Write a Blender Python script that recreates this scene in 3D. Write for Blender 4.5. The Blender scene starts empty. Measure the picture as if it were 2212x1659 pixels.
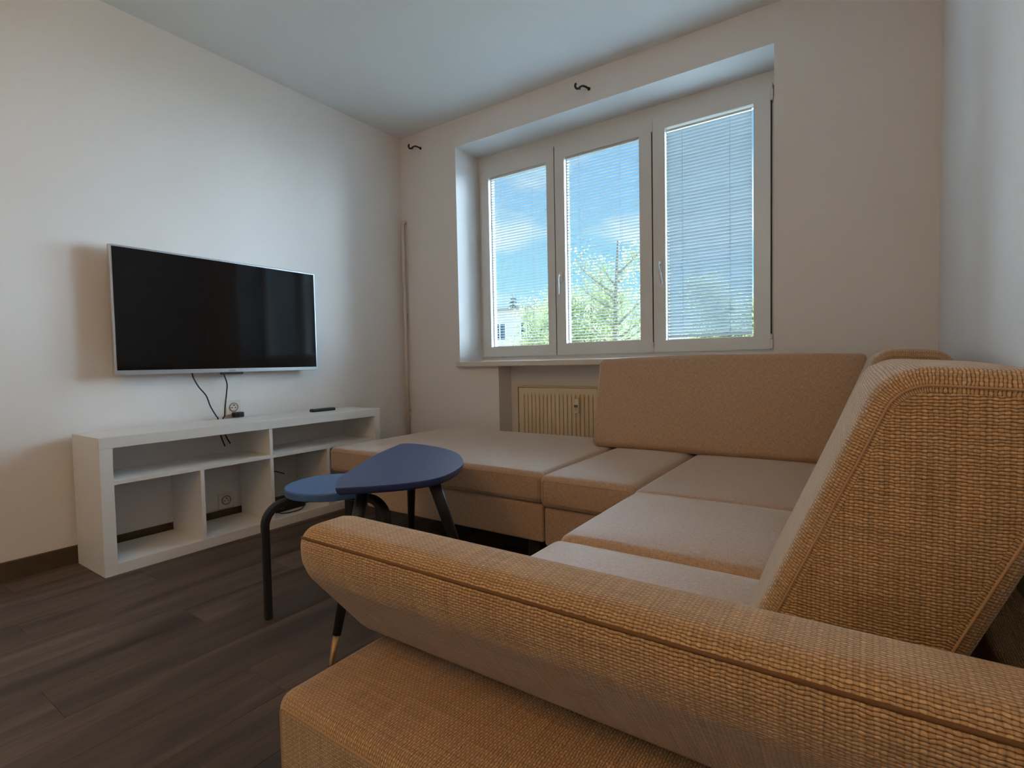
import bpy, bmesh, math, random
from mathutils import Vector, Matrix
random.seed(7)
S = bpy.context.scene
COL = S.collection

# ------------------------------------------------------------------ camera
F_PX = 1119.66
CAM = Vector((2.9276, -2.8512, 0.8558))
YAW, PITCH, ROLL = 0.5981, -0.0405, -0.0198
fw = Vector((-math.sin(YAW)*math.cos(PITCH), math.cos(YAW)*math.cos(PITCH), math.sin(PITCH)))
r0 = Vector((math.cos(YAW), math.sin(YAW), 0)); u0 = r0.cross(fw)
rt = r0*math.cos(ROLL) + u0*math.sin(ROLL); up = rt.cross(fw)
cd = bpy.data.cameras.new('camera'); cam = bpy.data.objects.new('camera', cd); COL.objects.link(cam)
cd.sensor_width = 36; cd.lens = F_PX/2212*36; cd.clip_start = 0.02; cd.clip_end = 500
m = Matrix((rt, up, -fw)).transposed().to_4x4(); m.translation = CAM
cam.matrix_world = m
S.camera = cam

# ------------------------------------------------------------------ world / light / exposure
S.view_settings.view_transform = 'Standard'; S.view_settings.look = 'None'
S.view_settings.gamma = 1.0; S.view_settings.use_curve_mapping = False
S.view_settings.exposure = 0.0
SUN_STRENGTH, LAMP_POWER, SKY_STRENGTH = 82.0, 18.5, 1.55

W = bpy.data.worlds.new('sky'); S.world = W; W.use_nodes = True
nt = W.node_tree; nt.nodes.clear()
def N(t, typ, **kw):
    n = t.nodes.new(typ)
    for k, v in kw.items(): setattr(n, k, v)
    return n
tc = N(nt, 'ShaderNodeTexCoord')
sep = N(nt, 'ShaderNodeSeparateXYZ'); nt.links.new(tc.outputs['Generated'], sep.inputs[0])
ramp = N(nt, 'ShaderNodeValToRGB'); nt.links.new(sep.outputs['Z'], ramp.inputs[0])
ramp.color_ramp.elements[0].position = 0.0; ramp.color_ramp.elements[0].color = (.66, .83, .95, 1)
ramp.color_ramp.elements[1].position = 0.5; ramp.color_ramp.elements[1].color = (.10, .30, .72, 1)
e = ramp.color_ramp.elements.new(0.16); e.color = (.25, .57, .90, 1)
mp = N(nt, 'ShaderNodeMapping'); mp.inputs['Scale'].default_value = (2.2, 2.2, 6.0)
nt.links.new(tc.outputs['Generated'], mp.inputs[0])
nz = N(nt, 'ShaderNodeTexNoise'); nz.inputs['Scale'].default_value = 1.6; nz.inputs['Detail'].default_value = 6
nt.links.new(mp.outputs[0], nz.inputs[0])
cr = N(nt, 'ShaderNodeValToRGB'); nt.links.new(nz.outputs[0], cr.inputs[0])
cr.color_ramp.elements[0].position = .52; cr.color_ramp.elements[1].position = .70
mx = N(nt, 'ShaderNodeMixRGB'); nt.links.new(cr.outputs[0], mx.inputs[0]); nt.links.new(ramp.outputs[0], mx.inputs[1])
mx.inputs[2].default_value = (.86, .90, .94, 1)
bg = N(nt, 'ShaderNodeBackground'); bg.inputs[1].default_value = SKY_STRENGTH
nt.links.new(mx.outputs[0], bg.inputs[0])
wo = N(nt, 'ShaderNodeOutputWorld'); nt.links.new(bg.outputs[0], wo.inputs[0])

# hazy daylight coming in through the window side
sd_ = bpy.data.lights.new('daylight', 'SUN'); sd_.energy = SUN_STRENGTH; sd_.angle = math.radians(128); sd_.color = (.64, .82, 1.0)
sun = bpy.data.objects.new('daylight', sd_); COL.objects.link(sun)
sun.rotation_euler = Vector((-0.02, -1.0, -0.20)).to_track_quat('-Z', 'Y').to_euler()
sun.location = (1.5, 6, 4)

# ------------------------------------------------------------------ materials
MATS = {}
def mat(name, col, rough=.6, metal=0.0, spec=.5, noise=None, bump=None, sheen=0.0, coat=0.0):
    """noise=(scale, amount) colour mottling; bump=(scale, strength, distance)"""
    if name in MATS: return MATS[name]
    M = bpy.data.materials.new(name); M.use_nodes = True; t = M.node_tree; b = t.nodes['Principled BSDF']
    b.inputs['Base Color'].default_value = (*col, 1); b.inputs['Roughness'].default_value = rough
    b.inputs['Metallic'].default_value = metal; b.inputs['Specular IOR Level'].default_value = spec
    b.inputs['Sheen Weight'].default_value = sheen; b.inputs['Coat Weight'].default_value = coat
    tcn = N(t, 'ShaderNodeTexCoord')
    if noise is None: noise = (9.0, .04)
    n = N(t, 'ShaderNodeTexNoise'); n.inputs['Scale'].default_value = noise[0]; n.inputs['Detail'].default_value = 5
    t.links.new(tcn.outputs['Object'], n.inputs[0])
    mr = N(t, 'ShaderNodeMapRange'); t.links.new(n.outputs[0], mr.inputs[0])
    mr.inputs[1].default_value = .3; mr.inputs[2].default_value = .7; mr.inputs[3].default_value = 1-noise[1]; mr.inputs[4].default_value = 1+noise[1]
    mm = N(t, 'ShaderNodeMixRGB', blend_type='MULTIPLY'); mm.inputs[0].default_value = 1
    mm.inputs[1].default_value = (*col, 1); t.links.new(mr.outputs[0], mm.inputs[2]); t.links.new(mm.outputs[0], b.inputs['Base Color'])
    if bump:
        n2 = N(t, 'ShaderNodeTexNoise'); n2.inputs['Scale'].default_value = bump[0]; n2.inputs['Detail'].default_value = 3
        t.links.new(tcn.outputs['Object'], n2.inputs[0])
        bp = N(t, 'ShaderNodeBump'); bp.inputs['Strength'].default_value = bump[1]; bp.inputs['Distance'].default_value = bump[2]
        t.links.new(n2.outputs[0], bp.inputs['Height']); t.links.new(bp.outputs[0], b.inputs['Normal'])
    MATS[name] = M
    return M

def srgb(r, g, b):
    f = lambda c: (c/255/12.92) if c/255 <= .04045 else ((c/255+.055)/1.055)**2.4
    return (f(r), f(g), f(b))

M_WALL = mat('wall_paint', srgb(239, 237, 235), .9, spec=.2, noise=(1.3, .015), bump=(260, .12, .001))
M_CEIL = mat('ceiling_paint', srgb(242, 243, 242), .9, spec=.2, noise=(1.0, .012), bump=(260, .08, .001))
M_PVC = mat('white_pvc', srgb(228, 226, 222), .35, spec=.5, noise=(3, .01))
M_SILL = mat('sill_laminate', srgb(224, 218, 208), .45, noise=(90, .03))
M_WHITE = mat('white_laminate', srgb(236, 235, 232), .42, noise=(4, .015))
M_SLAT = mat('blind_slat_paint', srgb(160, 168, 170), .45, noise=(5, .01))
M_RAD = mat('radiator_enamel', srgb(226, 206, 172), .4, noise=(4, .015))
M_PIPE = mat('painted_pipe', srgb(214, 208, 198), .45)
M_BLACK = mat('black_plastic', (.012, .012, .013), .45)
M_CABLE = mat('black_cable_rubber', (.02, .021, .024), .55)
M_IRON = mat('black_iron', (.010, .010, .011), .5)
M_DARKGAP = mat('gasket_and_gap_shade', (.03, .028, .026), .8)  # gasket rubber; the same dark colour stands for shade in the hinge-side gaps
M_SILVER = mat('brushed_silver', srgb(200, 203, 206), .32, metal=.85, noise=(40, .03))
M_BLUE = mat('blue_painted_wood', srgb(54, 70, 116), .42, noise=(30, .05), bump=(180, .06, .0006))
M_BLUE_S = mat('light_blue_painted_wood', srgb(70, 108, 160), .42, noise=(30, .05), bump=(180, .06, .0006))
M_NAVY = mat('dark_navy_wood', srgb(26, 30, 40), .45, noise=(30, .06))
M_BRASS = mat('brass', srgb(170, 138, 96), .4, metal=.8)
M_LEG = mat('black_stained_wood', srgb(30, 26, 24), .5)
M_SOCKET = mat('socket_plastic', srgb(232, 228, 220), .4)
M_SEAM = mat('seam_thread', srgb(112, 80, 50), .9)
M_PIPING = mat('fabric_piping', srgb(176, 146, 112), .9)
M_GREYTXT = mat('grey_print', srgb(150, 150, 150), .6)
M_METER = mat('meter_plastic', srgb(226, 214, 190), .5)
M_LCD = mat('meter_display', srgb(92, 92, 84), .3)

# TV panel
def screen_mat():
    M = bpy.data.materials.new('tv_panel_glass'); M.use_nodes = True; t = M.node_tree; b = t.nodes['Principled BSDF']
    b.inputs['Base Color'].default_value = (.0025, .0025, .003, 1); b.inputs['Roughness'].default_value = .08
    b.inputs['Specular IOR Level'].default_value = .4
    n = N(t, 'ShaderNodeTexNoise'); n.inputs['Scale'].default_value = 2.0
    mr = N(t, 'ShaderNodeMapRange'); mr.inputs[3].default_value = .06; mr.inputs[4].default_value = .11
    t.links.new(n.outputs[0], mr.inputs[0]); t.links.new(mr.outputs[0], b.inputs['Roughness'])
    return M
M_SCREEN = screen_mat()

def glass_mat():
    M = bpy.data.materials.new('window_glass'); M.use_nodes = True; t = M.node_tree; t.nodes.clear()
    tr = N(t, 'ShaderNodeBsdfTransparent'); tr.inputs[0].default_value = (.93, .955, .955, 1)
    gl = N(t, 'ShaderNodeBsdfGlossy'); gl.inputs['Roughness'].default_value = .02; gl.inputs[0].default_value = (.9, .95, 1, 1)
    lw = N(t, 'ShaderNodeFresnel'); lw.inputs[0].default_value = 1.3
    mxs = N(t, 'ShaderNodeMixShader'); t.links.new(lw.outputs[0], mxs.inputs[0]); t.links.new(tr.outputs[0], mxs.inputs[1]); t.links.new(gl.outputs[0], mxs.inputs[2])
    o = N(t, 'ShaderNodeOutputMaterial'); t.links.new(mxs.outputs[0], o.inputs[0])
    return M
M_GLASS = glass_mat()

def fabric_mat():
    M = bpy.data.materials.new('woven_beige_fabric'); M.use_nodes = True; t = M.node_tree; b = t.nodes['Principled BSDF']
    L = t.links.new
    uv = N(t, 'ShaderNodeUVMap'); uv.uv_map = 'UVMap'
    nzd = N(t, 'ShaderNodeTexNoise'); nzd.inputs['Scale'].default_value = 110; nzd.inputs['Detail'].default_value = 2
    L(uv.outputs[0], nzd.inputs[0])
    sub = N(t, 'ShaderNodeVectorMath', operation='SUBTRACT'); L(nzd.outputs['Color'], sub.inputs[0]); sub.inputs[1].default_value = (.5, .5, .5)
    sc = N(t, 'ShaderNodeVectorMath', operation='SCALE'); L(sub.outputs[0], sc.inputs[0]); sc.inputs['Scale'].default_value = .0037
    ad = N(t, 'ShaderNodeVectorMath', operation='ADD'); L(uv.outputs[0], ad.inputs[0]); L(sc.outputs[0], ad.inputs[1])
    sp = N(t, 'ShaderNodeSeparateXYZ'); L(ad.outputs[0], sp.inputs[0])
    def absin(sock, pitch):
        a = N(t, 'ShaderNodeMath', operation='MULTIPLY'); L(sock, a.inputs[0]); a.inputs[1].default_value = math.pi/pitch
        s = N(t, 'ShaderNodeMath', operation='SINE'); L(a.outputs[0], s.inputs[0])
        q = N(t, 'ShaderNodeMath', operation='ABSOLUTE'); L(s.outputs[0], q.inputs[0]); return q.outputs[0], s.outputs[0]
    a1, s1 = absin(sp.outputs[0], .0042); a2, s2 = absin(sp.outputs[1], .0032)
    ab = N(t, 'ShaderNodeMath', operation='MULTIPLY_ADD'); L(a1, ab.inputs[0]); ab.inputs[1].default_value = .62; ab.inputs[2].default_value = .38
    mul = N(t, 'ShaderNodeMath', operation='MULTIPLY'); L(ab.outputs[0], mul.inputs[0]); L(a2, mul.inputs[1])
    h = N(t, 'ShaderNodeMath', operation='POWER'); L(mul.outputs[0], h.inputs[0]); h.inputs[1].default_value = .55
    # over / under alternation of warp and weft
    alt = N(t, 'ShaderNodeMath', operation='MULTIPLY'); L(s1, alt.inputs[0]); L(s2, alt.inputs[1])
    am = N(t, 'ShaderNodeMath', operation='MULTIPLY_ADD'); L(alt.outputs[0], am.inputs[0]); am.inputs[1].default_value = .26; L(h.outputs[0], am.inputs[2])
    # thread to thread tone
    def streak(sx, sy):
        mpn = N(t, 'ShaderNodeMapping'); mpn.inputs['Scale'].default_value = (sx, sy, 1); L(uv.outputs[0], mpn.inputs[0])
        nn = N(t, 'ShaderNodeTexNoise'); nn.inputs['Scale'].default_value = 1; nn.inputs['Detail'].default_value = 3; L(mpn.outputs[0], nn.inputs[0]); return nn.outputs[0]
    st = N(t, 'ShaderNodeMath', operation='ADD'); L(streak(230, 9), st.inputs[0]); L(streak(9, 300), st.inputs[1])
    r1 = N(t, 'ShaderNodeMapRange'); L(st.outputs[0], r1.inputs[0]); r1.inputs[1].default_value = .7; r1.inputs[2].default_value = 1.3; r1.inputs[3].default_value = .72; r1.inputs[4].default_value = 1.24
    crm = N(t, 'ShaderNodeValToRGB'); L(am.outputs[0], crm.inputs[0])
    crm.color_ramp.elements[0].position = .10; crm.color_ramp.elements[0].color = (*srgb(50, 31, 14), 1)
    crm.color_ramp.elements[1].position = .92; crm.color_ramp.elements[1].color = (*srgb(204, 170, 128), 1)
    el = crm.color_ramp.elements.new(.5); el.color = (*srgb(168, 134, 94), 1)
    mu = N(t, 'ShaderNodeMixRGB', blend_type='MULTIPLY'); mu.inputs[0].default_value = 1; L(crm.outputs[0], mu.inputs[1]); L(r1.outputs[0], mu.inputs[2])
    L(mu.outputs[0], b.inputs['Base Color'])
    b.inputs['Roughness'].default_value = .95; b.inputs['Specular IOR Level'].default_value = .15
    b.inputs['Sheen Weight'].default_value = .4; b.inputs['Sheen Roughness'].default_value = .5
    bp = N(t, 'ShaderNodeBump'); bp.inputs['Strength'].default_value = .75; bp.inputs['Distance'].default_value = .0016
    L(am.outputs[0], bp.inputs['Height']); L(bp.outputs[0], b.inputs['Normal'])
    return M
M_FAB = fabric_mat()
def linen_mat():
    M = bpy.data.materials.new('fine_beige_linen'); M.use_nodes = True; t = M.node_tree; b = t.nodes['Principled BSDF']; L = t.links.new
    uv = N(t, 'ShaderNodeUVMap'); uv.uv_map = 'UVMap'
    def streak(sx, sy, d):
        mpn = N(t, 'ShaderNodeMapping'); mpn.inputs['Scale'].default_value = (sx, sy, 1); L(uv.outputs[0], mpn.inputs[0])
        nn = N(t, 'ShaderNodeTexNoise'); nn.inputs['Scale'].default_value = 1; nn.inputs['Detail'].default_value = d; L(mpn.outputs[0], nn.inputs[0]); return nn.outputs[0]
    st = N(t, 'ShaderNodeMath', operation='ADD'); L(streak(420, 70, 3), st.inputs[0]); L(streak(70, 420, 3), st.inputs[1])
    r1 = N(t, 'ShaderNodeMapRange'); L(st.outputs[0], r1.inputs[0]); r1.inputs[1].default_value = .7; r1.inputs[2].default_value = 1.3; r1.inputs[3].default_value = .72; r1.inputs[4].default_value = 1.22
    mu = N(t, 'ShaderNodeMixRGB', blend_type='MULTIPLY'); mu.inputs[0].default_value = 1; mu.inputs[1].default_value = (*srgb(190, 158, 130), 1); L(r1.outputs[0], mu.inputs[2])
    L(mu.outputs[0], b.inputs['Base Color']); b.inputs['Roughness'].default_value = .62; b.inputs['Specular IOR Level'].default_value = .45
    b.inputs['Sheen Weight'].default_value = 1.0; b.inputs['Sheen Roughness'].default_value = .35
    bp = N(t, 'ShaderNodeBump'); bp.inputs['Strength'].default_value = .5; bp.inputs['Distance'].default_value = .0012
    L(st.outputs[0], bp.inputs['Height']); L(bp.outputs[0], b.inputs['Normal'])
    return M
M_FAB2 = linen_mat()

def plank_mat():
    M = bpy.data.materials.new('dark_oak_vinyl'); M.use_nodes = True; t = M.node_tree; b = t.nodes['Principled BSDF']; L = t.links.new
    tcn = N(t, 'ShaderNodeTexCoord'); oi = N(t, 'ShaderNodeObjectInfo')
    off = N(t, 'ShaderNodeVectorMath', operation='SCALE'); off.inputs[0].default_value = (37, 91, 13); L(oi.outputs['Random'], off.inputs['Scale'])
    ad = N(t, 'ShaderNodeVectorMath', operation='ADD'); L(tcn.outputs['Object'], ad.inputs[0]); L(off.outputs[0], ad.inputs[1])
    def nz_(scl, s, d):
        mpn = N(t, 'ShaderNodeMapping'); mpn.inputs['Scale'].default_value = scl; L(ad.outputs[0], mpn.inputs[0])
        nn = N(t, 'ShaderNodeTexNoise'); nn.inputs['Scale'].default_value = s; nn.inputs['Detail'].default_value = d; nn.inputs['Distortion'].default_value = .6; L(mpn.outputs[0], nn.inputs[0]); return nn.outputs[0]
    big = nz_((9, 1.3, 1), 1.0, 4); fine = nz_((110, 4, 1), 1.0, 4)
    c1 = N(t, 'ShaderNodeValToRGB'); L(big, c1.inputs[0])
    c1.color_ramp.elements[0].position = .3; c1.color_ramp.elements[0].color = (*srgb(62, 52, 46), 1)
    c1.color_ramp.elements[1].position = .72; c1.color_ramp.elements[1].color = (*srgb(112, 98, 88), 1)
    r = N(t, 'ShaderNodeMapRange'); L(fine, r.inputs[0]); r.inputs[1].default_value = .3; r.inputs[2].default_value = .7; r.inputs[3].default_value = .82; r.inputs[4].default_value = 1.12
    r2 = N(t, 'ShaderNodeMapRange'); L(oi.outputs['Random'], r2.inputs[0]); r2.inputs[3].default_value = .9; r2.inputs[4].default_value = 1.1
    mm = N(t, 'ShaderNodeMath', operation='MULTIPLY'); L(r.outputs[0], mm.inputs[0]); L(r2.outputs[0], mm.inputs[1])
    mu = N(t, 'ShaderNodeMixRGB', blend_type='MULTIPLY'); mu.inputs[0].default_value = 1; L(c1.outputs[0], mu.inputs[1]); L(mm.outputs[0], mu.inputs[2])
    L(mu.outputs[0], b.inputs['Base Color']); b.inputs['Roughness'].default_value = .52; b.inputs['Specular IOR Level'].default_value = .35
    bp = N(t, 'ShaderNodeBump'); bp.inputs['Strength'].default_value = .2; bp.inputs['Distance'].default_value = .0006; L(fine, bp.inputs['Height']); L(bp.outputs[0], b.inputs['Normal'])
    return M
M_PLANK = plank_mat()
M_SUB = mat('subfloor', srgb(40, 33, 28), .9)
M_BASE = mat('baseboard_vinyl', srgb(84, 68, 54), .5, noise=(14, .18))

# ------------------------------------------------------------------ helpers
def link(name, me, m, parent=None, smooth=False):
    o = bpy.data.objects.new(name, me); COL.objects.link(o)
    if m is not None and not me.materials: me.materials.append(m)
    if parent is not None: o.parent = parent
    if smooth:
        for p in me.polygons: p.use_smooth = True
    return o
def build(name, bm, m, parent=None, smooth=False):
    bmesh.ops.recalc_face_normals(bm, faces=bm.faces)
    me = bpy.data.meshes.new(name); bm.to_mesh(me); bm.free()
    return link(name, me, m, parent, smooth)
def bx(bm, x0, x1, y0, y1, z0, z1, bevel=0.0, seg=2):
    mtx = Matrix.Translation(((x0+x1)/2, (y0+y1)/2, (z0+z1)/2)) @ Matrix.Diagonal((x1-x0, y1-y0, z1-z0, 1))
    r = bmesh.ops.create_cube(bm, size=1, matrix=mtx)
    if bevel > 0:
        es = list({e for v in r['verts'] for e in v.link_edges})
        bmesh.ops.bevel(bm, geom=es, offset=bevel, segments=seg, affect='EDGES', profile=.5)
def box(name, x0, x1, y0, y1, z0, z1, m, parent=None, bevel=0.0, seg=2):
    bm = bmesh.new(); bx(bm, x0, x1, y0, y1, z0, z1, bevel, seg)
    return build(name, bm, m, parent)
def cyl(bm, p0, p1, ra, rb=None, n=16, caps=True):
    p0, p1 = Vector(p0), Vector(p1); d = p1-p0
    q = d.to_track_quat('Z', 'Y').to_matrix().to_4x4(); q.translation = (p0+p1)/2
    bmesh.ops.create_cone(bm, cap_ends=caps, segments=n, radius1=ra, radius2=ra if rb is None else rb, depth=d.length, matrix=q)
def tube(bm, pts, rad, n=8, up=None):
    """swept tube through pts; rad is a number or list"""
    pts = [Vector(p) for p in pts]; rings = []; prev = None
    for i, p in enumerate(pts):
        t = (pts[min(i+1, len(pts)-1)]-pts[max(i-1, 0)]).normalized()
        if prev is None:
            a = Vector((0, 0, 1)) if abs(t.z) < .9 else Vector((1, 0, 0))
            nrm = (a - t*a.dot(t)).normalized()
        else: nrm = (prev - t*prev.dot(t)).normalized()
        prev = nrm; bi = t.cross(nrm); r = rad[i] if isinstance(rad, (list, tuple)) else rad
        rings.append([bm.verts.new(p + (nrm*math.cos(2*math.pi*k/n)+bi*math.sin(2*math.pi*k/n))*r) for k in range(n)])
    for a, b in zip(rings, rings[1:]):
        for k in range(n): bm.faces.new((a[k], a[(k+1) % n], b[(k+1) % n], b[k]))
    bm.faces.new(rings[0][::-1]); bm.faces.new(rings[-1])
def smooth_path(pts, sub=6):
    P = [Vector(p) for p in pts]; out = []
    for i in range(len(P)-1):
        a, b, c, d = P[max(i-1, 0)], P[i], P[i+1], P[min(i+2, len(P)-1)]
        for k in range(sub):
            t = k/sub
            out.append(.5*((2*b)+(-a+c)*t+(2*a-5*b+4*c-d)*t*t+(-a+3*b-3*c+d)*t**3))
    out.append(P[-1]); return out
def prism(bm, poly, z0, z1):
    a = [bm.verts.new((x, y, z0)) for x, y in poly]; b = [bm.verts.new((x, y, z1)) for x, y in poly]
    n = len(poly)
    for i in range(n): bm.faces.new((a[i], a[(i+1) % n], b[(i+1) % n], b[i]))
    bm.faces.new(a[::-1]); bm.faces.new(b)
    return a, b
def tag(o, label, cat, group=None):
    o['label'] = label; o['category'] = cat
    if group: o['group'] = group
    return o
def struct(o, label=None):
    o['kind'] = 'structure'
    if label: o['label'] = label
    return o
def thing(name, loc, label, cat, group=None):
    o = bpy.data.objects.new(name, None); COL.objects.link(o); o.location = loc; o.empty_display_size = .1
    return tag(o, label, cat, group)
def adopt(parent):
    """children were modelled in room coordinates: keep them there"""
    inv = Matrix.Translation(-Vector(parent.location))
    for c in parent.children:
        c.matrix_parent_inverse = inv

# ---- upholstery: rounded profile swept along an axis
def rounded(poly, radii, step=.012):
    n = len(poly); out = []
    P = [Vector(p) for p in poly]
    if not isinstance(radii, (list, tuple)): radii = [radii]*n
    for i in range(n):
        a, b, c = P[i-1], P[i], P[(i+1) % n]; r = radii[i]
        d1 = (a-b).normalized(); d2 = (c-b).normalized()
        ang = d1.angle(d2); tl = r/math.tan(ang/2); tl = min(tl, .49*(a-b).length, .49*(c-b).length); r = tl*math.tan(ang/2)
        s, e_ = b+d1*tl, b+d2*tl; ctr = b+(d1+d2).normalized()*(r/math.sin(ang/2))
        v0, v1 = s-ctr, e_-ctr; tot = v0.angle(v1); k = 6
        sg = 1 if v0.cross(v1) > 0 else -1
        for j in range(k+1):
            th = sg*tot*j/k; out.append(ctr+Vector((v0.x*math.cos(th)-v0.y*math.sin(th), v0.x*math.sin(th)+v0.y*math.cos(th))))
    # resample long runs
    res = []
    for i in range(len(out)):
        a, b = out[i], out[(i+1) % len(out)]; L_ = (b-a).length
        if L_ < 1e-6: continue
        k = max(1, int(L_/.045))
        for j in range(k): res.append(a.lerp(b, j/k))
    return res
def sweep(name, prof, a0, a1, axis, m, parent, r_end=.03, puff=.006, warp=None, seams=(), cap_seam=(False, False), seam_mat=None, seam_r=.0016):
    """prof: list of 2D points in the plane across `axis`; 'x' -> (y,z), 'y' -> (x,z)."""
    area = sum(p.x*q.y-q.x*p.y for p, q in zip(prof, prof[1:]+prof[:1]))
    if area < 0: prof = prof[::-1]
    n = len(prof); cen = sum(prof, Vector((0, 0)))/n
    nor = []
    for i in range(n):
        t = (prof[(i+1) % n]-prof[i-1]).normalized(); nor.append(Vector((t.y, -t.x)))
    K = 6
    first = [(a0 + r_end*(1-math.sin(math.pi/2*k/K)), r_end*(1-math.cos(math.pi/2*k/K))) for k in range(K, -1, -1)]
    last = [(a1 - (s-a0), o) for s, o in first[::-1]]
    mid_n = max(2, int((a1-a0-2*r_end)/.05)); mid = [(a0+r_end+(a1-a0-2*r_end)*j/mid_n, 0) for j in range(1, mid_n)]
    st = first + mid + last
    def P3(p2, s):
        v = Vector((s, p2.x, p2.y)) if axis == 'x' else Vector((p2.x, s, p2.y))
        return warp(v) if warp else v
    bm = bmesh.new(); uvl = bm.loops.layers.uv.new('UVMap')
    arc = [0.0]
    for j in range(1, len(st)): arc.append(arc[-1]+math.hypot(st[j][0]-st[j-1][0], st[j][1]-st[j-1][1]))
    per = [0]
    for i in range(n): per.append(per[-1]+(prof[(i+1) % n]-prof[i]).length)
    rings = []
    for s, o in st: rings.append([bm.verts.new(P3(prof[i]-nor[i]*o, s)) for i in range(n)])
    for j in range(len(st)-1):
        for i in range(n):
            q = (i+1) % n
            f = bm.faces.new((rings[j][i], rings[j][q], rings[j+1][q], rings[j+1][i]))
            for lp, c in zip(f.loops, ((arc[j], per[i]), (arc[j], per[i+1]), (arc[j+1], per[i+1]), (arc[j+1], per[i]))): lp[uvl].uv = c
    for end in (0, 1):
        ring = rings[0] if end == 0 else rings[-1]; s, o = st[0] if end == 0 else st[-1]
        base = [prof[i]-nor[i]*o for i in range(n)]; prev = ring; prevp = base
        for k, sc in enumerate((.82, .6, .38, .17)):
            cp = [cen+(p-cen)*sc for p in base]; bump_ = puff*(1-sc*sc)*(-1 if end == 0 else 1)
            cur = [bm.verts.new(P3(p, s+bump_)) for p in cp]
            for i in range(n):
                q = (i+1) % n; f = bm.faces.new((prev[i], prev[q], cur[q], cur[i]))
                for lp, c in zip(f.loops, (prevp[i], prevp[q], cp[q], cp[i])): lp[uvl].uv = (c.x, c.y)
            prev, prevp = cur, cp
        f = bm.faces.new(prev)
        for lp, c in zip(f.loops, prevp): lp[uvl].uv = (c.x, c.y)
    o = build(name, bm, m, parent, smooth=True)
    sm = seam_mat or M_SEAM
    for want in seams:        # seam along the sweep nearest to a profile point
        i = min(range(n), key=lambda k: (prof[k]-Vector(want)).length)
        b2 = bmesh.new(); tube(b2, [P3(prof[i]-nor[i]*(o_-.0002), s) for s, o_ in st], seam_r, 6); build('seam', b2, sm, o, True)
    for end, w in enumerate(cap_seam):
        if w:
            s, o_ = st[1] if end == 0 else st[-2]
            pts = [P3(prof[i]-nor[i]*(o_-.0004), s) for i in range(n)]
            b2 = bmesh.new(); tube(b2, pts+[pts[0]], seam_r, 6); build('seam', b2, sm, o, True)
    return o

# ================================================================== ROOM SHELL
H, RX, BY = 2.564, 3.184, -4.75
A, B, Z0, Z1 = .541, 2.555, .871, 2.3746        # window opening
WT = .46                                         # wall thickness at the window
NX0, NX1, ND = .877, 2.25, .15                   # radiator niche

fl = struct(box('floor', -.02, RX+.02, BY-.02, WT, -.12, -.006, M_SUB), 'dark brown wood-look plank floor')
PW, PL = .185, 1.22
pm = {}
def plank(x0, x1, y0, y1):
    k = (round(x1-x0, 3), round(y1-y0, 3))
    if k not in pm:
        bm = bmesh.new(); bx(bm, -k[0]/2+.0004, k[0]/2-.0004, -k[1]/2+.0004, k[1]/2-.0004, -.006, 0, .0006, 1)
        bmesh.ops.recalc_face_normals(bm, faces=bm.faces)
        me = bpy.data.meshes.new('plank'); bm.to_mesh(me); bm.free(); me.materials.append(M_PLANK); pm[k] = me
    o = bpy.data.objects.new('plank', pm[k]); COL.objects.link(o); o.location = ((x0+x1)/2, (y0+y1)/2, 0); o.parent = fl
x = 0; row = 0
while x < RX-1e-4:
    x1 = min(x+PW, RX); y = BY - (row*.43 % 1.22)
    while y < 0:
        ya, yb = max(y, BY), min(y+PL, 0)
        if yb-ya > .02: plank(x, x1, ya, yb)
        y += PL
    x = x1; row += 1

struct(box('ceiling', -.1, RX+.1, BY-.1, WT, H, H+.12, M_CEIL), 'white painted ceiling')
struct(box('wall_left', -.12, 0, BY-.1, WT, -.1, H+.05, M_WALL), 'white wall behind the television')
struct(box('wall_right', RX, RX+.12, BY-.1, WT, -.1, H+.05, M_WALL), 'white wall behind the sofa')
struct(box('wall_back', -.1, RX+.1, BY-.12, BY, -.1, H+.05, M_WALL), 'white wall at the far end of the room')
bm = bmesh.new()
bx(bm, 0, A, 0, WT, -.1, H); bx(bm, B, RX, 0, WT, -.1, H); bx(bm, A, B, 0, WT, Z1, H)
bx(bm, A, NX0, 0, WT, -.1, Z0-.036); bx(bm, NX1, B, 0, WT, -.1, Z0-.036); bx(bm, NX0, NX1, ND, WT, -.1, Z0-.036)
struct(build('wall_window', bm, M_WALL), 'white wall with the deep window recess and radiator niche')
# base boards
bm = bmesh.new(); bx(bm, 0, .014, BY, -.002, 0, .078, .003, 1); bx(bm, .014, .02, BY, -.002, 0, .012)
struct(build('baseboard_left', bm, M_BASE), 'brown vinyl baseboard along the television wall')
bm = bmesh.new(); bx(bm, .014, NX0, -.014, 0, 0, .078, .003, 1); bx(bm, NX1, RX-.014, -.014, 0, 0, .078, .003, 1)
struct(build('baseboard_window', bm, M_BASE), 'brown vinyl baseboard under the window')
bm = bmesh.new(); bx(bm, RX-.014, RX, BY, -.002, 0, .078, .003, 1)
struct(build('baseboard_right', bm, M_BASE), 'brown vinyl baseboard behind the sofa')

# ---- window sill
bm = bmesh.new(); bx(bm, A-.006, B+.006, -.045, 0, Z0-.036, Z0, .006, 3); bx(bm, A, B, 0, .26, Z0-.036, Z0)
struct(build('trim_1', bm, M_SILL), 'cream laminate window sill')

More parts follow.
